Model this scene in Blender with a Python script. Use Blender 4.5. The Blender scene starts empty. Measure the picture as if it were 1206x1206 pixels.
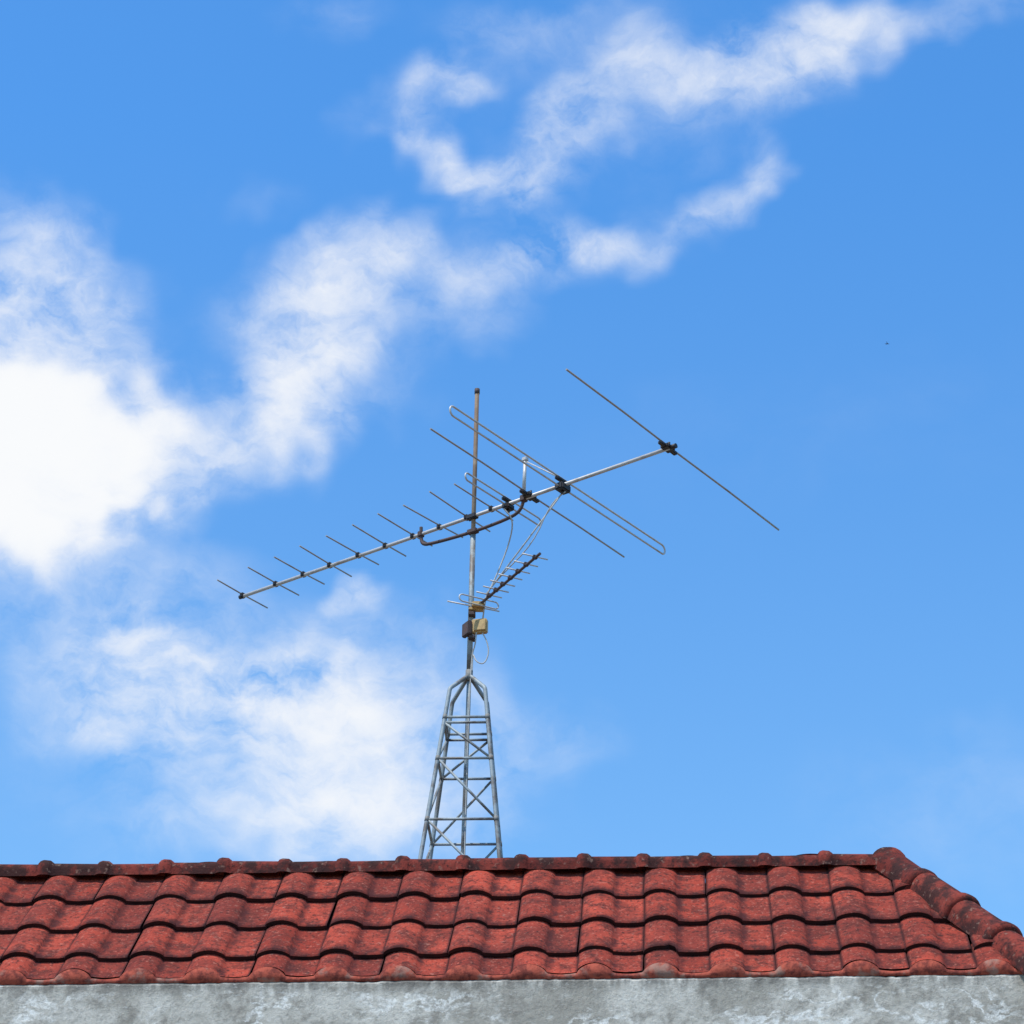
import bpy, bmesh, math, random
from mathutils import Vector, Matrix, noise
random.seed(7)
scene = bpy.context.scene
scene.view_settings.view_transform='Standard'
scene.view_settings.look='None'
scene.view_settings.exposure=0

# ---------------------------------------------------------------- camera
FPX=3005.0; PITCH=math.radians(28.7); ROLL=math.radians(0.75)
C=Vector((0,0,1.6))
F=Vector((0,math.cos(PITCH),math.sin(PITCH)))
X0=Vector((1,0,0)); U0=Vector((0,-math.sin(PITCH),math.cos(PITCH)))
XR=X0*math.cos(ROLL)+U0*math.sin(ROLL)
UR=U0*math.cos(ROLL)-X0*math.sin(ROLL)
cam=bpy.data.cameras.new("camera"); co=bpy.data.objects.new("camera",cam)
scene.collection.objects.link(co); scene.camera=co
m=Matrix((XR,UR,-F)).transposed().to_4x4(); m.translation=C
co.matrix_world=m
cam.sensor_width=36; cam.lens=FPX/1206*36; cam.clip_end=8000; cam.clip_start=0.1

# pixel helpers: ray through an image pixel -> point on a chosen plane
def ray(a,b): return (F*FPX+XR*(a-603)+UR*(603-b)).normalized()
def on_y(a,b,y): r=ray(a,b); return C+r*(y/r.y)
def on_z(a,b,z): r=ray(a,b); return C+r*((z-C.z)/r.z)
def on_pl(a,b,p,n): r=ray(a,b); return C+r*((p-C).dot(n)/r.dot(n))

# ---------------------------------------------------------------- node helpers
def newmat(name):
    M=bpy.data.materials.new(name); M.use_nodes=True
    nt=M.node_tree; return M,nt,nt.nodes["Principled BSDF"]
def nd(nt,t,**k):
    n=nt.nodes.new(t)
    for a,b in k.items(): setattr(n,a,b)
    return n
def setin(nt,sock,v):
    if isinstance(v,bpy.types.NodeSocket): nt.links.new(v,sock)
    elif v is not None: sock.default_value=v
def mth(nt,op,a,b=None,c=None,clamp=False):
    n=nd(nt,'ShaderNodeMath',operation=op); n.use_clamp=clamp
    setin(nt,n.inputs[0],a); setin(nt,n.inputs[1],b)
    if c is not None: setin(nt,n.inputs[2],c)
    return n.outputs[0]
def noi(nt,vec,scale,detail=4,rough=0.5,dist=0.0,dim='3D'):
    n=nd(nt,'ShaderNodeTexNoise',noise_dimensions=dim)
    setin(nt,n.inputs['Vector'],vec); n.inputs['Scale'].default_value=scale
    n.inputs['Detail'].default_value=detail; n.inputs['Roughness'].default_value=rough
    n.inputs['Distortion'].default_value=dist
    return n
def mapr(nt,v,a,b,c=0.0,d=1.0,smooth=True):
    n=nd(nt,'ShaderNodeMapRange',interpolation_type='SMOOTHSTEP' if smooth else 'LINEAR')
    setin(nt,n.inputs[0],v)
    for i,x in enumerate((a,b,c,d)): n.inputs[i+1].default_value=x
    return n.outputs[0]
def mixc(nt,f,a,b,mode='MIX'):
    n=nd(nt,'ShaderNodeMix',data_type='RGBA',blend_type=mode)
    setin(nt,n.inputs[0],f)
    for s,v in ((n.inputs[6],a),(n.inputs[7],b)):
        if isinstance(v,tuple): v=(*v[:3],1)
        setin(nt,s,v)
    return n.outputs[2]
def vscale(nt,vec,s,loc=(0,0,0)):
    n=nd(nt,'ShaderNodeMapping'); setin(nt,n.inputs[0],vec)
    n.inputs['Scale'].default_value=s; n.inputs['Location'].default_value=loc
    return n.outputs[0]
def bump(nt,h,strength,dist,bs):
    n=nd(nt,'ShaderNodeBump'); n.inputs['Strength'].default_value=strength
    n.inputs['Distance'].default_value=dist; nt.links.new(h,n.inputs['Height'])
    nt.links.new(n.outputs[0],bs.inputs['Normal'])

# ---------------------------------------------------------------- mesh helpers
def link(name,me,mat,parent=None,smooth=False):
    o=bpy.data.objects.new(name,me); scene.collection.objects.link(o)
    if mat: me.materials.append(mat)
    if parent: o.parent=parent
    if smooth: 
        for p in me.polygons: p.use_smooth=True
    return o
def empty(name,loc=(0,0,0)):
    o=bpy.data.objects.new(name,None); scene.collection.objects.link(o); o.empty_display_size=.2
    return o
def tube(bm,pts,r,seg=10,r1=None,caps=True):
    pts=[Vector(p) for p in pts]; n=len(pts); prev=None; rings=[]
    ref=None
    for i,p in enumerate(pts):
        if i==0: d=pts[1]-p
        elif i==n-1: d=p-pts[i-1]
        else: d=(pts[i+1]-p).normalized()+(p-pts[i-1]).normalized()
        d.normalize()
        if ref is None:
            ref=d.orthogonal().normalized()
        ref=(ref-d*ref.dot(d)).normalized(); b=d.cross(ref)
        rr=r if r1 is None else r+(r1-r)*i/(n-1)
        rings.append([bm.verts.new(p+(ref*math.cos(2*math.pi*k/seg)+b*math.sin(2*math.pi*k/seg))*rr) for k in range(seg)])
    for a,b in zip(rings,rings[1:]):
        for k in range(seg):
            f=bm.faces.new((a[k],a[(k+1)%seg],b[(k+1)%seg],b[k])); f.smooth=True
    if caps:
        bm.faces.new(rings[0][::-1]); bm.faces.new(rings[-1])
def smooth_path(pts,it=2):
    pts=[Vector(p) for p in pts]
    for _ in range(it):
        q=[pts[0]]
        for a,b in zip(pts,pts[1:]): q+= [a*.75+b*.25, a*.25+b*.75]
        q.append(pts[-1]); pts=q
    return pts
def box(bm,c,ax,ay,az,bev=0.004):
    c=Vector(c); vs=[]
    b2=bmesh.new()
    for i in (-1,1):
        for j in (-1,1):
            for k in (-1,1): vs.append(b2.verts.new(c+ax*i+ay*j+az*k))
    for f in ((0,1,3,2),(4,6,7,5),(0,4,5,1),(2,3,7,6),(0,2,6,4),(1,5,7,3)): b2.faces.new([vs[q] for q in f])
    if bev: bmesh.ops.bevel(b2,geom=b2.edges[:],offset=bev,segments=2,affect='EDGES')
    bmesh.ops.recalc_face_normals(b2,faces=b2.faces[:])
    me=bpy.data.meshes.new("t"); b2.to_mesh(me); b2.free(); bm.from_mesh(me); bpy.data.meshes.remove(me)
def fin_bm(bm,name,mat,parent):
    bmesh.ops.recalc_face_normals(bm,faces=bm.faces[:])
    me=bpy.data.meshes.new(name); bm.to_mesh(me); bm.free()
    return link(name,me,mat,parent)

# ---------------------------------------------------------------- world: clear blue Nishita sky
SUN_EL=math.radians(62); SUN_AZ=math.radians(-138)
sdir=Vector((math.sin(SUN_AZ)*math.cos(SUN_EL),math.cos(SUN_AZ)*math.cos(SUN_EL),math.sin(SUN_EL)))
w=bpy.data.worlds.new("World"); scene.world=w; w.use_nodes=True
nt=w.node_tree; nt.nodes.clear()
out=nd(nt,'ShaderNodeOutputWorld'); bg=nd(nt,'ShaderNodeBackground')
nt.links.new(bg.outputs[0],out.inputs[0]); bg.inputs[1].default_value=0.15
sky=nd(nt,'ShaderNodeTexSky',sky_type='NISHITA'); sky.sun_disc=False
sky.sun_elevation=SUN_EL; sky.sun_rotation=SUN_AZ
sky.air_density=1.0; sky.dust_density=0.3; sky.ozone_density=2.0; sky.altitude=100
tcw=nd(nt,'ShaderNodeTexCoord').outputs['Generated']
sw=nd(nt,'ShaderNodeSeparateXYZ'); nt.links.new(tcw,sw.inputs[0])
# humid haze low down, clean deep blue above
tint=mixc(nt,mapr(nt,sw.outputs[2],.26,.60,smooth=False),(1.02,1.40,1.50),(0.62,1.36,1.88))
tint=mixc(nt,mapr(nt,sw.outputs[2],.66,.85),tint,(0.45,0.62,0.72))  # sky above the view dimmed to cut blue fill on roof and wall
nt.links.new(mixc(nt,1.0,sky.outputs[0],tint,'MULTIPLY'),bg.inputs[0])

# ---------------------------------------------------------------- clouds: thin high layer, 3 km out
blobs=[
 (40,550,250,140,-5,1.45),(130,520,170,120,0,0.8),(15,440,180,140,0,0.8),(25,300,140,140,0,0.6),(90,360,150,110,-30,0.34),(10,620,150,80,0,0.3),(-200,560,300,260,0,1.2),(-300,250,250,200,0,.5),
 (300,500,130,90,35,0.5),(365,430,180,120,45,0.85),(340,350,130,80,50,0.36),(420,310,140,90,15,0.5),(430,430,120,100,0,0.34),(500,315,150,90,0,0.32),(560,375,110,70,0,0.22),(270,400,90,80,0,.12),
 (600,315,120,60,20,0.42),(650,278,120,60,0,0.45),(715,288,90,60,0,0.45),
 (810,258,120,55,22,0.32),(870,222,100,50,42,0.40),(892,185,70,50,90,0.22),(770,245,80,60,0,.12),
 (530,92,90,55,0,0.38),(560,98,60,45,0,.2),(500,150,100,55,85,0.38),(525,200,90,55,-45,.32),(560,213,90,46,-8,0.46),(615,208,100,50,15,0.42),(655,155,120,70,50,0.40),(740,105,180,80,25,0.38),(840,85,170,90,5,0.38),(930,60,160,85,15,0.46),(990,40,130,75,10,0.38),(1090,18,170,55,10,0.28),(690,40,240,80,0,0.15),(590,30,140,60,0,0.16),(820,150,150,70,20,.10),(760,90,420,170,12,.07),(1300,-60,250,80,20,.4),
 (130,790,160,100,0,0.36),(240,830,220,100,0,0.55),(360,830,210,105,0,0.48),(430,890,210,105,-10,0.48),(330,955,200,85,0,0.46),(440,975,190,85,0,0.50),(200,735,190,80,0,0.30),(610,870,170,80,0,0.24),(480,800,150,130,0,0.28),(320,880,430,220,0,.20),
 (428,708,62,36,30,0.6),(50,690,150,70,0,0.24),(180,670,160,50,0,0.22),(60,740,170,80,0,.14),
 (400,15,100,60,0,0.16),(445,130,70,50,45,0.12),(1150,940,280,110,0,0.12),(300,235,80,40,0,0.08),(950,500,500,120,10,.03),
 (1700,300,400,150,15,.4),(1900,900,400,150,5,.3),(-700,800,400,150,5,.5),(-800,100,400,160,15,.5),(400,-350,400,160,20,.5)]
BL=[]
KU,KV=0.000379,0.000432
for (a,b,ra,rb,ang,wt) in blobs:
    r=ray(a,b); t=math.radians(ang)
    if wt<1: wt*=.72
    BL.append((r.x/r.y/KU,r.z/r.y/KV,ra,rb,math.cos(t),math.sin(t),wt))
NA,NE=460,380; DC=3000.0
verts=[];mask=[]
for j in range(NE+1):
    el=math.radians(4+46*j/NE)
    for i in range(NA+1):
        az=math.radians(-23+46*i/NA)
        d=Vector((math.sin(az)*math.cos(el),math.cos(az)*math.cos(el),math.sin(el)))
        verts.append(C+d*DC)
        u=d.x/d.y/KU; v=d.z/d.y/KV
        q=Vector((u/150,v/150,3.1)); w1=noise.noise_vector(q); w2=noise.noise_vector(q*2.3+Vector((9,4,1))); w3=noise.noise_vector(q*5.1+Vector((2,8,5)))
        uu=u+w1.x*24+w2.x*24+w3.x*18; vv=v+w1.y*24+w2.y*24+w3.y*18
        s=0
        for (bx,by,ra,rb,c_,s_,wt) in BL:
            dx=uu-bx; dy=vv-by
            if abs(dx)>ra+rb or abs(dy)>ra+rb: continue
            x=(dx*c_+dy*s_)/ra; y=(-dx*s_+dy*c_)/rb; rr=x*x+y*y
            if rr<1: k=(1-rr); s+=wt*k*k
        mask.append(s)
faces=[(j*(NA+1)+i,j*(NA+1)+i+1,(j+1)*(NA+1)+i+1,(j+1)*(NA+1)+i) for j in range(NE) for i in range(NA)]
me=bpy.data.meshes.new("clouds"); me.from_pydata(verts,[],faces)
at=me.attributes.new("cloud_density",'FLOAT','POINT'); at.data.foreach_set("value",mask)
M_cl=bpy.data.materials.new("cloud_vapour"); M_cl.use_nodes=True; t=M_cl.node_tree; t.nodes.clear()
o_=nd(t,'ShaderNodeOutputMaterial'); mx=nd(t,'ShaderNodeMixShader'); tr=nd(t,'ShaderNodeBsdfTransparent'); em=nd(t,'ShaderNodeEmission')
t.links.new(mx.outputs[0],o_.inputs[0]); t.links.new(tr.outputs[0],mx.inputs[1]); t.links.new(em.outputs[0],mx.inputs[2])
am=nd(t,'ShaderNodeAttribute',attribute_name="cloud_density").outputs['Fac']
oc=nd(t,'ShaderNodeTexCoord').outputs['Object']
wn=noi(t,oc,1/130,5,.6)
wv=nd(t,'ShaderNodeVectorMath',operation='MULTIPLY_ADD'); t.links.new(wn.outputs['Color'],wv.inputs[0]); wv.inputs[1].default_value=(110,110,110); t.links.new(oc,wv.inputs[2])
rt=nd(t,'ShaderNodeMapping'); t.links.new(wv.outputs[0],rt.inputs[0]); rt.inputs['Rotation'].default_value=(0,math.radians(22),0); rt.inputs['Scale'].default_value=(.65,.5,1.2)
n1=noi(t,rt.outputs[0],1/80,9,.60)
nc=mapr(t,n1.outputs[0],.30,.74,.05,1.95,False)
dens=mth(t,'ADD',mth(t,'MULTIPLY',am,nc),mapr(t,am,.62,1.5,0,1.5))
ex=mth(t,'POWER',2.718,mth(t,'MULTIPLY',mth(t,'POWER',mth(t,'MAXIMUM',dens,0),1.15),-1.6))
al=mth(t,'SUBTRACT',1.0,ex,clamp=True)
t.links.new(al,mx.inputs[0])
t.links.new(mixc(t,mapr(t,al,0,.9),(.78,.87,.99),(.95,.965,.985)),em.inputs[0]); em.inputs[1].default_value=1.0
M_cl.cycles.emission_sampling='NONE'
clo=link("clouds",me,M_cl,None,True)

sl=bpy.data.lights.new("sun","SUN"); sl.energy=4.6; sl.angle=math.radians(0.5); sl.color=(1,0.95,0.87)
so=bpy.data.objects.new("sun",sl); scene.collection.objects.link(so)
so.rotation_euler=sdir.to_track_quat('Z','Y').to_euler()

# ---------------------------------------------------------------- materials
def metal(name,col,rust=0.3,rcol=(0.16,0.07,0.035),rough=0.5,met=0.5,sc=9,lo=.52,hi=.72):
    M,t,b=newmat(name); c=nd(t,'ShaderNodeTexCoord').outputs['Object']
    n=noi(t,c,sc,6,.6); n2=noi(t,c,sc*5,4,.6)
    base=mixc(t,n2.outputs[0],tuple(x*.7 for x in col),tuple(min(1,x*1.2) for x in col))
    fac=mth(t,'MULTIPLY',mapr(t,n.outputs[0],lo,hi),rust)
    t.links.new(mixc(t,fac,base,rcol),b.inputs['Base Color'])
    b.inputs['Metallic'].default_value=met; b.inputs['Roughness'].default_value=rough
    bump(t,n2.outputs[0],.3,.002,b); return M
M_alu=metal("weathered_aluminium",(0.52,0.50,0.48),.6,(.22,.17,.13),.5,.2)
M_rod=metal("dull_rod",(0.32,0.29,0.275),.6,(.15,.10,.08),.5,.2)
M_galv=metal("galvanised_steel",(0.28,0.325,0.345),.8,(.12,.09,.07),.6,.15,sc=9,lo=.46,hi=.62)
M_mast=metal("mast_steel",(0.25,0.18,0.12),.8,(.12,.07,.04),.75,.0,sc=5,lo=.42,hi=.60)
M_rust=metal("rusty_bracket",(0.075,0.05,0.048),.7,(.14,.05,.03),.75,.1,sc=20)
M_coll=metal("weld_zinc",(0.20,0.20,0.19),.7,(.14,.07,.04),.7,.1,sc=30)
M_blk=metal("black_plastic",(0.018,0.016,0.018),.4,(.08,.035,.02),.55,0,sc=25)
M_box=metal("yellowed_plastic",(0.50,0.33,0.13),.5,(.2,.1,.04),.6,0,sc=22)
M_cab=metal("grey_cable",(0.42,0.42,0.41),.3,(.15,.14,.13),.6,0)

# ---------------------------------------------------------------- roof
TH=math.radians(4.2); PT=math.radians(45); KH=0.70
R=Vector((math.cos(TH),-math.sin(TH),0)); Nh=Vector((-math.sin(TH),-math.cos(TH),0)); Z=Vector((0,0,1))
O=on_y(1046,1024,12.15)
house=empty("tiled_roof_house")
PER=0.307; EXP=0.318; TL=0.40; THK=0.026
wp=on_y(603,1154,11.46)
rnh=(wp-O).dot(Nh); ztop=wp.z
print("rnh",rnh,"drop",O.z-ztop)
def prof(t):
    if t<0.54:
        x=t/0.54
        return 0.032*(math.sin(math.pi*x)**0.62) +0.003
    q=(t-0.54)/0.46
    return 0.003-0.005*math.sin(math.pi*q)
def slope(name,orig,Rd,Od,c0,c1,rows,cuts,s0=0.0,pt=PT):
    D=Od*math.cos(pt)-Z*math.sin(pt); N=Od*math.sin(pt)+Z*math.cos(pt)
    bm=bmesh.new(); lay=bm.verts.layers.float_color.new("tile")
    ts=[0,.02,.05,.09,.14,.20,.27,.34,.40,.45,.49,.52,.54,.64,.75,.88,.97,1.0]
    for r in range(rows):
        for c in range(c0,c1):
            rnd=random.random(); ju=random.uniform(-.003,.003); js=random.uniform(-.008,.008); jn=random.uniform(0,.005); tw=random.uniform(-.012,.012)
            grid=[]
            ls=[0,.10,.2,.3,.37,.392,.40]
            def put(l,tt,s,n,lab):
                u=(c+tt)*PER+ju+tw*l
                v=bm.verts.new(orig+Rd*u+D*s+N*n); v[lay]=(rnd,lab,tt,1); return v
            S=s0+r*EXP+js-0.07
            chip=[0.004*noise.noise(Vector((c*3.7+tt*6,r*5.1,orig.x))) for tt in ts]
            if random.random()<.06:
                kc=random.randrange(len(ts)); chip=[x-(.02 if abs(i-kc)<2 else 0) for i,x in enumerate(chip)]
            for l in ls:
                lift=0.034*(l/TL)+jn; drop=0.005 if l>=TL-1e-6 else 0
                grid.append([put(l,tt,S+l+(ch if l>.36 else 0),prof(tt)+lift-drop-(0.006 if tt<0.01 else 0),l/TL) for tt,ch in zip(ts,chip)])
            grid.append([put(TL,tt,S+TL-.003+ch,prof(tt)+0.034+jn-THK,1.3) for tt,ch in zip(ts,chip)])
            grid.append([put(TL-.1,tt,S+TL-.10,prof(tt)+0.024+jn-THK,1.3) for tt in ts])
            for gi,(a,b) in enumerate(zip(grid,grid[1:])):
                for k in range(len(ts)-1):
                    f=bm.faces.new((a[k],a[k+1],b[k+1],b[k])); f.smooth=(gi<5)
    for (p,n) in cuts:
        bmesh.ops.bisect_plane(bm,geom=bm.verts[:]+bm.edges[:]+bm.faces[:],plane_co=p,plane_no=n,clear_outer=True)
    return bm
M_tile,t,b=newmat("red_clay_tile")
at=nd(t,'ShaderNodeAttribute',attribute_name="tile"); sp=nd(t,'ShaderNodeSeparateColor'); t.links.new(at.outputs['Color'],sp.inputs[0])
oc=nd(t,'ShaderNodeTexCoord').outputs['Object']
base=mixc(t,sp.outputs[0],(0.25,0.036,0.023),(0.44,0.070,0.042))
nA=noi(t,oc,2.6,6,.62); base=mixc(t,mapr(t,nA.outputs[0],.38,.62,0,.75),base,(0.16,0.031,0.024))
nB=noi(t,oc,11,8,.72); base=mixc(t,mapr(t,nB.outputs[0],.45,.62,0,.85),base,(0.10,0.026,0.021))
nC=noi(t,oc,60,4,.65); base=mixc(t,mapr(t,nC.outputs[0],.56,.68,0,.55),base,(0.46,0.17,0.12))
nD=noi(t,oc,24,6,.7); base=mixc(t,mapr(t,nD.outputs[0],.58,.70,0,.55),base,(0.36,0.17,0.13))
nC2=noi(t,vscale(t,oc,(1,1,1),(3,1,2)),46,5,.78); base=mixc(t,mapr(t,nC2.outputs[0],.52,.62,0,.88),base,(0.055,0.019,0.017))
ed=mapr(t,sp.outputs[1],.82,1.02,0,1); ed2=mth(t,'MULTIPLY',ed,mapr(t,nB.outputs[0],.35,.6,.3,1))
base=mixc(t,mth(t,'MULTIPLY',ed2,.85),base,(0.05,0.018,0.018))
lip=mapr(t,sp.outputs[1],1.0,1.06,0,.9); base=mixc(t,lip,base,(0.018,0.011,0.012))  # blackened front lip, painted near black to strengthen the shadow under each row
jt=mth(t,'MAXIMUM',mapr(t,sp.outputs[2],.95,1.0),mapr(t,sp.outputs[2],.05,0.0))
base=mixc(t,mth(t,'MULTIPLY',jt,.85),base,(0.03,0.013,0.014))
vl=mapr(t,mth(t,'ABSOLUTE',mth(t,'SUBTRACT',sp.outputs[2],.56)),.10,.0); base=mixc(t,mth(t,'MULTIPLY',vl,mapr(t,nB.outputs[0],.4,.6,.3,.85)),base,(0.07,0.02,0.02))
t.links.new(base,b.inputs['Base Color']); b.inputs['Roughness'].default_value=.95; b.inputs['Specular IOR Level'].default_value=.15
bump(t,nC2.outputs[0],.6,.006,b)
CUT=rnh+.016
eavecut=(O+Nh*CUT,Nh)
PE=math.atan(1/KH)
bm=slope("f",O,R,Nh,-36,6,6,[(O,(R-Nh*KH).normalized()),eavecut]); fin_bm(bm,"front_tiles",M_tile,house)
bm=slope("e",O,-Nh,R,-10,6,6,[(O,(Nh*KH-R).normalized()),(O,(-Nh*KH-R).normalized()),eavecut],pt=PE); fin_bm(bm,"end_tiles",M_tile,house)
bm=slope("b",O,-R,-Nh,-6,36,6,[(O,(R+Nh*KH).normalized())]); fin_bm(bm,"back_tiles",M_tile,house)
M_und=metal("roof_underlay_felt",(0.03,0.02,0.02),0,(.02,.02,.02),.9,0)
bm=bmesh.new()
def quad(*p): bm.faces.new([bm.verts.new(q) for q in p])
dn=1.4; df=rnh-.05; off=Z*-0.06
L0=O-R*11.05
quad(L0+off,O+off,O+off+(R*KH+Nh)*df-Z*df,L0+off+Nh*df-Z*df)
quad(L0+off,O+off,O+off+(R*KH-Nh)*dn-Z*dn,L0+off-Nh*dn-Z*dn)
quad(O+off,O+off+(R*KH-Nh)*dn-Z*dn,O+off+(R*KH+Nh)*df-Z*df)
fin_bm(bm,"roof_underlay",M_und,house)
# red mortar bedding that closes the rolls of the lowest tiles onto the wall
M_bed,t,b=newmat("red_mortar_bedding")
oc=nd(t,'ShaderNodeTexCoord').outputs['Object']
nb=noi(t,oc,26,7,.7); base=mixc(t,mapr(t,nb.outputs[0],.40,.62),(0.38,0.085,0.055),(0.16,0.040,0.032))
nb2=noi(t,oc,9,5,.6); base=mixc(t,mapr(t,nb2.outputs[0],.52,.66,0,.7),base,(0.30,0.20,0.16))
t.links.new(base,b.inputs['Base Color']); b.inputs['Roughness'].default_value=.95; b.inputs['Specular IOR Level'].default_value=.1
bump(t,nb.outputs[0],.8,.008,b)
bm=bmesh.new(); prev=None; du=.0075
u=-11.0
while u< rnh*KH-.02:
    tt=(u/PER)%1.0
    zt=O.z-CUT+(prof(tt)+.026)*1.414-.001
    jz=.003*noise.noise(Vector((u*30,1,5)))
    p=O+R*u+Nh*CUT
    row=[bm.verts.new(Vector((p.x,p.y,zt))-Nh*.012),bm.verts.new(Vector((p.x,p.y,zt-.004))+Nh*.002),bm.verts.new(Vector((p.x,p.y,ztop-.002+jz))+Nh*.004),bm.verts.new(Vector((p.x,p.y,ztop-.006+jz))-Nh*.03)]
    if prev:
        for k in range(3):
            f=bm.faces.new((prev[k],row[k],row[k+1],prev[k+1])); f.smooth=True
    prev=row; u+=du
fin_bm(bm,"eave_bedding",M_bed,house)
def capmesh(bm,a,d,up,L,wd,ht,collar=.02,cl=.07,base_drop=.05):
    d=d.normalized(); sd=d.cross(up).normalized(); upn=sd.cross(d).normalized()
    lay=bm.verts.layers.float_color.get("tile") or bm.verts.layers.float_color.new("tile")
    rnd=random.random(); jr=random.uniform(-.004,.004); jl=random.uniform(-.008,.008); yw=random.uniform(-.02,.02); tl=random.uniform(-.012,.012)
    st=[(0,0),(.02,.002),(L*.5,.003),(L-cl,.004),(L-cl+.006,collar*.5),(L-cl+.018,collar*.95),(L-.025,collar*1.1),(L-.010,collar*.85),(L,collar*.3),(L,-.012)]
    rings=[]
    for l,e in st:
        ring=[]
        K=14
        for k in range(K+1):
            an=math.pi*k/K
            x=math.cos(an); y=math.sin(an)**.85
            p=a+d*(l+jl)+sd*(x*(wd+e)+yw*l)+upn*(y*(ht+e)+jr+tl*l)
            v=bm.verts.new(p); v[lay]=(rnd,0.3 if e<.006 else .5,.3,1); ring.append(v)
        for sgn,pos in ((1,0),(-1,len(ring))):
            v=bm.verts.new(a+d*(l+jl)+sd*sgn*(wd+e)*1.02-upn*base_drop); v[lay]=(rnd,1,.3,1)
            ring.insert(pos,v) if sgn==1 else ring.append(v)
        rings.append(ring)
    for p,q in zip(rings,rings[1:]):
        for k in range(len(p)-1):
            f=bm.faces.new((p[k],p[k+1],q[k+1],q[k])); f.smooth=True
M_cap,t,b=newmat("weathered_cap_tile")
at=nd(t,'ShaderNodeAttribute',attribute_name="tile"); sp=nd(t,'ShaderNodeSeparateColor'); t.links.new(at.outputs['Color'],sp.inputs[0])
oc=nd(t,'ShaderNodeTexCoord').outputs['Object']
base=mixc(t,sp.outputs[0],(0.14,0.027,0.021),(0.24,0.045,0.032))
nA=noi(t,oc,7,7,.68); base=mixc(t,mapr(t,nA.outputs[0],.40,.56,0,.9),base,(0.035,0.018,0.017))
nB=noi(t,oc,45,5,.7); base=mixc(t,mapr(t,nB.outputs[0],.50,.66,0,.75),base,(0.025,0.014,0.014))
nC=noi(t,oc,30,6,.6); base=mixc(t,mapr(t,nC.outputs[0],.58,.68,0,.55),base,(0.27,0.17,0.13))
t.links.new(base,b.inputs['Base Color']); b.inputs['Roughness'].default_value=.95; b.inputs['Specular IOR Level'].default_value=.15
bump(t,nB.outputs[0],.7,.008,b)
bm=bmesh.new()
CAPL=0.307
for i in range(36):
    a=O-R*(0.02+i*CAPL)+Z*0.028
    capmesh(bm,a,-R,Z,CAPL+.02,.070,.048,collar=.020,cl=.075,base_drop=.030)
fin_bm(bm,"ridge_caps",M_cap,house)
bm=bmesh.new()
for sg in (1,-1):
    H=(R*KH+Nh*sg-Z); Hl=H.normalized()
    for i in range(4 if sg>0 else 6):
        a=O+Z*0.030+Hl*(-.03+i*.35)
        capmesh(bm,a,Hl,Z,.38,.088,.080,collar=.018,cl=.07,base_drop=.03)
b2=bmesh.new(); bmesh.ops.create_uvsphere(b2,u_segments=20,v_segments=12,radius=.090)
for v in b2.verts: v.co=O+Z*.025+R*.01+v.co
me=bpy.data.meshes.new("t"); b2.to_mesh(me); b2.free(); bm.from_mesh(me); bpy.data.meshes.remove(me)
for f in bm.faces: f.smooth=True
fin_bm(bm,"hip_caps",M_cap,house)

# parapet wall in front of eave
M_wall,t,b=newmat("weathered_render")
oc=nd(t,'ShaderNodeTexCoord').outputs['Object']
g1=noi(t,oc,3.2,9,.66); g2=noi(t,oc,38,7,.75); g3=noi(t,vscale(t,oc,(1,1,1),(7,3,5)),8,8,.68)
base=mixc(t,mapr(t,g1.outputs[0],.38,.60),(0.34,0.315,0.27),(0.56,0.53,0.47))
base=mixc(t,mapr(t,g3.outputs[0],.50,.66,0,.75),base,(0.22,0.20,0.17))
base=mixc(t,mapr(t,g2.outputs[0],.46,.66,0,.5),base,(0.21,0.195,0.17))
gx=nd(t,'ShaderNodeSeparateXYZ'); t.links.new(oc,gx.inputs[0])
stv=noi(t,vscale(t,oc,(6,6,1.2)),2.2,5,.6)
topm=mapr(t,gx.outputs[2],ztop-.09,ztop,0,1)
base=mixc(t,mth(t,'MULTIPLY',mth(t,'MULTIPLY',topm,mapr(t,stv.outputs[0],.40,.58)),.8),base,(0.11,0.10,0.088))
wn=noi(t,oc,9,5,.6)
dv=nd(t,'ShaderNodeVectorMath',operation='MULTIPLY_ADD'); t.links.new(wn.outputs['Color'],dv.inputs[0]); dv.inputs[1].default_value=(.12,.12,.12); t.links.new(oc,dv.inputs[2])
def scars(angle,sc,off,th):
    rot=nd(t,'ShaderNodeMapping'); t.links.new(dv.outputs[0],rot.inputs[0]); rot.inputs['Location'].default_value=off
    rot.inputs['Rotation'].default_value=(0,math.radians(angle),0); rot.inputs['Scale'].default_value=sc
    rg=noi(t,rot.outputs[0],1.0,3,.5)
    return mapr(t,mth(t,'ABSOLUTE',mth(t,'SUBTRACT',rg.outputs[0],.5)),th,th*3.2,1,0)
rid=mth(t,'MAXIMUM',scars(35,(3,1,7),(0,0,0),.010),scars(-50,(3,1,8),(3,2,1),.009))
msk=mapr(t,noi(t,oc,2.6,4,.55).outputs[0],.45,.56)
low=mapr(t,gx.outputs[2],ztop-.09,ztop-.03,1,0)
rid=mth(t,'MULTIPLY',mth(t,'MULTIPLY',rid,msk),mth(t,'MULTIPLY',low,mapr(t,g2.outputs[0],.38,.60,1,.25)))
base=mixc(t,mth(t,'MULTIPLY',rid,.8),base,(0.82,0.81,0.77))
ss=mapr(t,noi(t,vscale(t,oc,(1,1,2)),16,6,.7).outputs[0],.58,.68,0,.5); base=mixc(t,ss,base,(.70,.68,.63))
t.links.new(base,b.inputs['Base Color']); b.inputs['Roughness'].default_value=.95
bump(t,g2.outputs[0],.7,.012,b)
bm=bmesh.new()
W0,W1=-11.2,3.2; nx=900
prev=None
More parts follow.
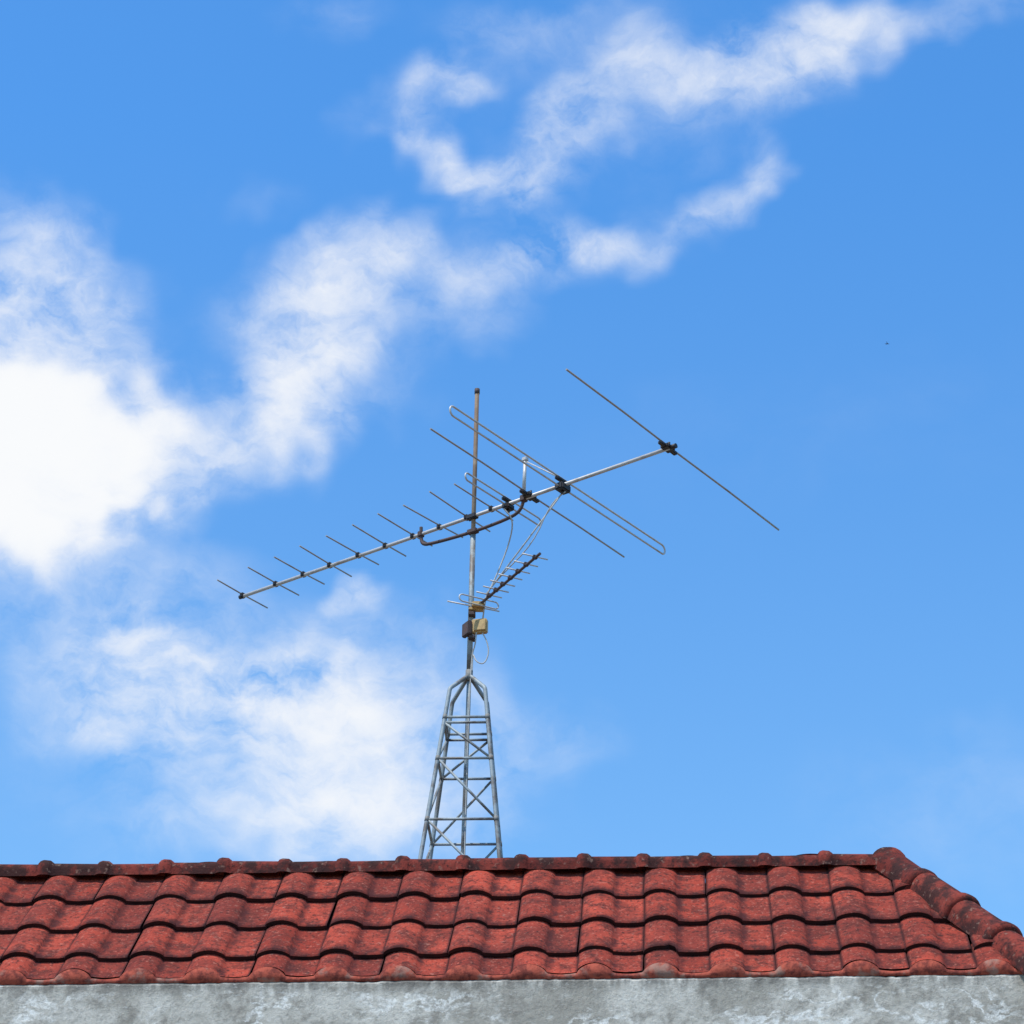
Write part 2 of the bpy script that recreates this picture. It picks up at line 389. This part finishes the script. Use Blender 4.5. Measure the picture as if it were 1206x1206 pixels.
for i in range(nx+1):
    u=W0+(W1-W0)*i/nx
    p=O+R*u+Nh*(rnh+.022)
    h=ztop-.004+0.007*noise.fractal(Vector((u*5,0,0)),.6,2,6)+.004*noise.noise(Vector((u*40,3,0)))
    f0=.004*noise.noise(Vector((u*12,7,0)))
    col=[bm.verts.new(Vector((p.x,p.y,0))),bm.verts.new(Vector((p.x,p.y,h-.25))),bm.verts.new(Vector((p.x,p.y,h-.012))+Nh*f0),bm.verts.new(Vector((p.x,p.y,h))-Nh*.008),bm.verts.new(Vector((p.x,p.y,h+.002))-Nh*.08),bm.verts.new(Vector((p.x,p.y,h-1.1))-Nh*.08)]
    if prev:
        for k in range(5): bm.faces.new((prev[k],col[k],col[k+1],prev[k+1]))
    prev=col
fin_bm(bm,"parapet_wall",M_wall,house)
bm=bmesh.new()
a=O+R*(W1-.02)+Nh*(rnh-.02); c_=O+R*(W1-.02)-Nh*2.0; e_=O+R*(W0+.02)-Nh*2.0; g_=O+R*(W0+.02)+Nh*(rnh-.02)
def zz(p,z): return Vector((p.x,p.y,z))
zt=ztop-.45
for p,q in ((a,c_),(c_,e_),(e_,g_)): quad(zz(p,0),zz(q,0),zz(q,zt),zz(p,zt))
fin_bm(bm,"rear_walls",M_wall,house)

# ground
M_g,t,b=newmat("ground_soil"); oc=nd(t,'ShaderNodeTexCoord').outputs['Object']
t.links.new(mixc(t,noi(t,oc,.4,8,.6).outputs[0],(.13,.105,.07),(.26,.22,.16)),b.inputs['Base Color']); b.inputs['Roughness'].default_value=.95
bm=bmesh.new(); quad(Vector((-2500,-2500,0)),Vector((2500,-2500,0)),Vector((2500,2500,0)),Vector((-2500,2500,0)))
fin_bm(bm,"ground",M_g,None)

# ---------------------------------------------------------------- lattice tower
YM=13.5
tower=empty("lattice_tower")
mast_lo=on_y(552.5,797,YM); mast_hi=on_y(562,459,YM)
mdir=(mast_hi-mast_lo).normalized()
def axis_at(z): return mast_lo+mdir*((z-mast_lo.z)/mdir.z)
zs=on_y(551,808,YM-.1).z
half_top=.100
zb=on_y(545,1008,YM-.22).z; half_b=.218
slope_w=(half_b-half_top)/(zs-zb)
TY=math.radians(3)
ta=Vector((math.cos(TY),-math.sin(TY),0)); tb=Vector((math.sin(TY),math.cos(TY),0))
base_c=on_y(545,1008,YM)
def tc_at(z):
    k=(zs-z)/(zs-zb); top=axis_at(zs); return Vector((top.x+(base_c.x-top.x)*k, YM, z))
def corner(i,j,z):
    h=half_top+slope_w*(zs-z); c=tc_at(z); return c+ta*h*i+tb*h*j
zlow=zb-1.0
bm=bmesh.new()
for i in (-1,1):
    for j in (-1,1):
        top=axis_at(mast_lo.z+.010); B=corner(i,j,zs-.012)
        pts=[corner(i,j,zlow),corner(i,j,zb),corner(i,j,zs-.06)]+smooth_path([corner(i,j,zs-.04),B,B*.78+top*.22,top],2)
        tube(bm,pts,.0125,10)
def zfront(py): return on_y(550,py,YM-.15).z
rings=[zfront(842),zfront(893),zfront(968),zfront(968)-.47]
for z in rings+[rings[0]-.035]:
    for p,q in (((-1,-1),(1,-1)),((1,-1),(1,1)),((1,1),(-1,1)),((-1,1),(-1,-1))):
        tube(bm,[corner(*p,z),corner(*q,z)],.0085,8)
segs=list(zip([rings[0]-.035]+rings[1:3],rings[1:4]))
for k,(z0,z1) in enumerate(segs):
    for fi,(p,q) in enumerate((((-1,-1),(1,-1)),((1,1),(-1,1)))):
        tube(bm,[corner(*p,z0),corner(*q,z1)],.0075,8)
    tube(bm,[corner(1,-1,z0),corner(1,1,z1)],.0075,8); tube(bm,[corner(-1,1,z0),corner(-1,-1,z1)],.0075,8)
fin_bm(bm,"lattice_frame",M_galv,tower)
bm=bmesh.new()
for i in (-1,1):
    for j in (-1,1):
        for z in rings: tube(bm,[corner(i,j,z-.014),corner(i,j,z+.014)],.0140,10)
tube(bm,[axis_at(mast_lo.z-.03),axis_at(mast_lo.z+.04)],.022,12)
fin_bm(bm,"weld_collars",M_coll,tower)
bm=bmesh.new()
tube(bm,[tc_at(zlow),tc_at(zs-.1),axis_at(mast_lo.z)],.0135,12)
tube(bm,[axis_at(mast_lo.z),axis_at(on_y(558,625,YM).z)],.0165,14)
fin_bm(bm,"lower_mast_pipe",M_galv,tower)
bm=bmesh.new()
tube(bm,[axis_at(on_y(558,690,YM).z),mast_hi],.0135,14)
fin_bm(bm,"upper_mast_pipe",M_mast,tower)
bm=bmesh.new(); tube(bm,[mast_hi-mdir*.03,mast_hi+mdir*.004],.0165,14); fin_bm(bm,"mast_cap",M_rust,tower)

# ---------------------------------------------------------------- large yagi antenna
ant=empty("tv_antenna")
HB=on_y(558,606,YM-.035).z
bl=on_z(284,703,HB); br=on_z(793,526,HB)
bd=(br-bl).normalized(); bn=bd.cross(Z).normalized()
bm=bmesh.new(); tube(bm,[bl,br],.0115,12); fin_bm(bm,"boom",M_alu,ant)
rods=[((256,683),(315,716)),((292,668),(352,701)),((323,656),(382,688)),((353,643),(414,679)),((384,631),(446,665)),((415,618),(478,655)),((445,605),(509,643)),((475,595),(545,633)),((506,579),(577,626)),((535,570),(604,613))]
bm=bmesh.new(); bk=bmesh.new()
zr=HB+.016
for a,b_ in rods:
    p=on_z(*a,zr); q=on_z(*b_,zr); tube(bm,[p,(p+q)/2-Z*.003,q],.0048,8)
    mid=(p+q)/2; t_=(mid-bl).dot(bd); c=bl+bd*t_
    e=(q-p).normalized()
    box(bk,c+Z*.006,bd*.014,e*.018,Z*.016,.005)
for a,b_,r in (((667,435),(917,624),.0058),((507,505),(735,656),.0055)):
    p=on_z(*a,zr); q=on_z(*b_,zr); mm=(p+q)/2
    tube(bm,[p,p*.5+mm*.5+Z*.004,mm,q*.5+mm*.5+Z*.004,q],r,8)
    t_=(mm-bl).dot(bd); c=bl+bd*t_; e=(q-p).normalized()
    box(bk,c+Z*.004,bd*.028,e*.040,Z*.013,.006); box(bk,c+Z*.004,bd*.014,e*.085,Z*.010,.004)
    tube(bk,[c+bd*.01+Z*.0,c+bd*.01+Z*.038],.007,8)
fin_bm(bm,"elements",M_rod,ant)
def folded(bm,p,q,sep,r):
    e=(q-p).normalized(); h=sep/2
    path=[p+e*h+Z*h]+[p+e*h+Z*h*math.cos(a)-e*h*math.sin(a) for a in [math.pi*k/8 for k in range(1,8)]]+[p+e*h-Z*h]
    path+=[(p+q)/2-Z*h]
    path+=[q-e*h-Z*h]+[q-e*h-Z*h*math.cos(a)+e*h*math.sin(a) for a in [math.pi*k/8 for k in range(1,8)]]+[q-e*h+Z*h]
    path+=[(p+q)/2+Z*h,p+e*h+Z*h]
    tube(bm,path,r,8,caps=False)
bm=bmesh.new()
p1=on_z(530,482,HB+.01); q1=on_z(783,649,HB+.01); folded(bm,p1,q1,.062,.0060)
p2=on_z(548,560,HB+.01); q2=on_z(637,616,HB+.01); folded(bm,p2,q2,.05,.0054)
fin_bm(bm,"folded_dipoles",M_alu,ant)
for p,q,s in ((p1,q1,.9),(p2,q2,.72)):
    mm=(p+q)/2; t_=(mm-bl).dot(bd); c=bl+bd*t_; e=(q-p).normalized()
    box(bk,c-Z*.02,bd*.034*s,e*.05*s,Z*.026*s,.008); box(bk,c+Z*.03*s,bd*.014,e*.07*s,Z*.010,.004)
    tube(bk,[c+bd*.0-Z*.04,c-Z*.06],.010,8)
tube(bk,[bl-bd*.012,bl+bd*.02],.014,10); tube(bk,[br-bd*.02,br+bd*.02],.015,10)
bmpt=axis_at(HB)
cb=bl+bd*((bmpt-bl).dot(bd))
box(bk,cb-Z*.002+bn*.0,bd*.036,bn*.020,Z*.016,.005)
fin_bm(bk,"insulator_clamps",M_blk,ant)
def pl(a,b_): return on_pl(a,b_,bl-bn*0.0,bn)
bm=bmesh.new()
path=smooth_path([pl(496,621),pl(496,632),pl(497,641),pl(506,641),pl(556,627),pl(596,612),pl(612,603),pl(617,590),pl(617,576)],2)
tube(bm,path,.0105,10)
a1=bl+bd*((pl(496,621)-bl).dot(bd)); box(bm,a1,bd*.016,bn*.018,Z*.018,.004)
a2=bl+bd*((pl(617,576)-bl).dot(bd)); box(bm,a2,bd*.018,bn*.02,Z*.020,.004)
a3=pl(557,626); box(bm,a3,bd*.034,bn*.02,Z*.014,.004)
fin_bm(bm,"support_arm",M_rust,ant)
bm=bmesh.new(); tube(bm,[pl(617,578),pl(618.5,541)],.011,10)
box(bm,pl(618.5,541),bd*.016,bn*.014,Z*.012,.003)
fin_bm(bm,"support_post",M_alu,ant)
bm=bmesh.new()
tube(bm,[pl(618.5,543),(p1+q1)/2+Z*.03],.004,8)
fin_bm(bm,"stay_rod",M_alu,ant)

# ---------------------------------------------------------------- small UHF antenna
uhf=empty("tv_antenna")
HS=on_y(562,713,YM-.04).z
sl0=on_z(553,722,HS); sr0=on_z(636,652,HS); sd_=(sr0-sl0).normalized(); sn=sd_.cross(Z).normalized()
bm=bmesh.new(); tube(bm,[sl0,sr0],.0085,8)
el=bmesh.new()
for (cx,cy,hx) in ((630,655.5,15),(619.5,664,14),(610,672,14),(601,679.5,14),(592,687,14.5),(584,694,15),(576,700.5,15)):
    p=on_z(cx-hx,cy-hx*.24,HS+.012); q=on_z(cx+hx,cy+hx*.24,HS+.012)
    tube(el,[p,q],.0042,8); mm=(p+q)/2; e=(q-p).normalized()
    box(bm,mm-Z*.004,sd_*.010,e*.014,Z*.012,.003)
p=on_z(527,708,HS+.012); q=on_z(588,720,HS+.012); tube(el,[p,q],.0045,8)
folded(el,on_z(541,703,HS),on_z(587,714,HS),.045,.0045)
fin_bm(el,"elements",M_alu,uhf); fin_bm(bm,"boom",M_rust,uhf)
bm=bmesh.new()
mm=on_z(563,712,HS)
box(bm,mm-Z*.005,Vector((.036,0,0)),Vector((0,.028,0)),Z*.016,.005)
box(bm,on_y(561,718,YM-.03),Vector((.045,0,0)),Vector((0,.02,0)),Z*.008,.003)
fin_bm(bm,"dipole_housing",M_box,uhf)

# ---------------------------------------------------------------- amplifier boxes on mast
jb=empty("antenna_junction_box")
bm=bmesh.new()
cR=Vector((math.cos(.25),-math.sin(.25),0)); cF=Vector((math.sin(.25),math.cos(.25),0))
box(bm,on_y(565,738,YM-.04),cR*.046,cF*.022,Z*.044,.006)
box(bm,on_y(565,736,YM-.066),cR*.036,cF*.006,Z*.034,.003)
fin_bm(bm,"housing",M_box,jb)
bm=bmesh.new(); cR2=Vector((.5,-.86,0)); cF2=Vector((.86,.5,0))
box(bm,on_y(550,741,YM-.03),cR2*.04,cF2*.014,Z*.044,.005); 
box(bm,on_y(556,724,YM-.02),Vector((.02,0,0)),Vector((0,.03,0)),Z*.012,.003)
box(bm,on_y(556,752,YM-.02),Vector((.02,0,0)),Vector((0,.03,0)),Z*.010,.003)
fin_bm(bm,"mounting_bracket",M_rust,jb)
bm=bmesh.new()
y=YM-.05
tube(bm,smooth_path([on_y(568,745,y),on_y(574,756,y),on_y(576,770,y),on_y(570,783,y),on_y(560,779,y),on_y(557,768,YM-.02),on_y(556,790,YM-.02)],3),.0038,8)
tube(bm,smooth_path([on_y(561,745,y),on_y(560,758,y),on_y(556,770,YM-.02),on_y(554,800,YM-.02),on_y(550,900,YM-.02),on_y(547,1010,YM-.02)],3),.004,8)
fin_bm(bm,"coax_cable",M_cab,jb)
bm=bmesh.new()
cA=(p1+q1)/2-Z*.06; cB=(p2+q2)/2-Z*.06
t0=on_y(577,694,YM-.08); t1=on_y(572,704,YM-.05)
tube(bm,[cA,cA*.5+t0*.5+Z*-.004,t0,t1,on_y(568,733,YM-.05)],.0045,8)
tube(bm,smooth_path([cA+bd*.02,pl(648,594),on_y(628,640,YM-.3),on_y(590,678,YM-.12),on_y(572,700,YM-.05)],2),.0035,8)
tube(bm,smooth_path([cB,pl(605,612),on_y(600,640,YM-.08),on_y(584,680,YM-.06),on_y(571,706,YM-.05)],2),.0045,8)
fin_bm(bm,"coax_cables",M_cab,ant)

# ---------------------------------------------------------------- distant bird
bird=bmesh.new()
bc=C+ray(1045,405)*70; 
tube(bird,[bc-X0*.045,bc-X0*.03,bc,bc+X0*.03,bc+X0*.05],.008,6)
def tri(*p): bird.faces.new([bird.verts.new(v) for v in p])
tri(bc-X0*.015,bc+X0*.015,bc+Vector((-.02,.09,.03))); tri(bc-X0*.015,bc+X0*.015,bc+Vector((-.03,-.09,.03)))
tri(bc-X0*.035,bc-X0*.065+Vector((0,.015,0)),bc-X0*.065-Vector((0,.015,0)))
fin_bm(bird,"bird",M_blk,None)
bpy.context.view_layer.update()
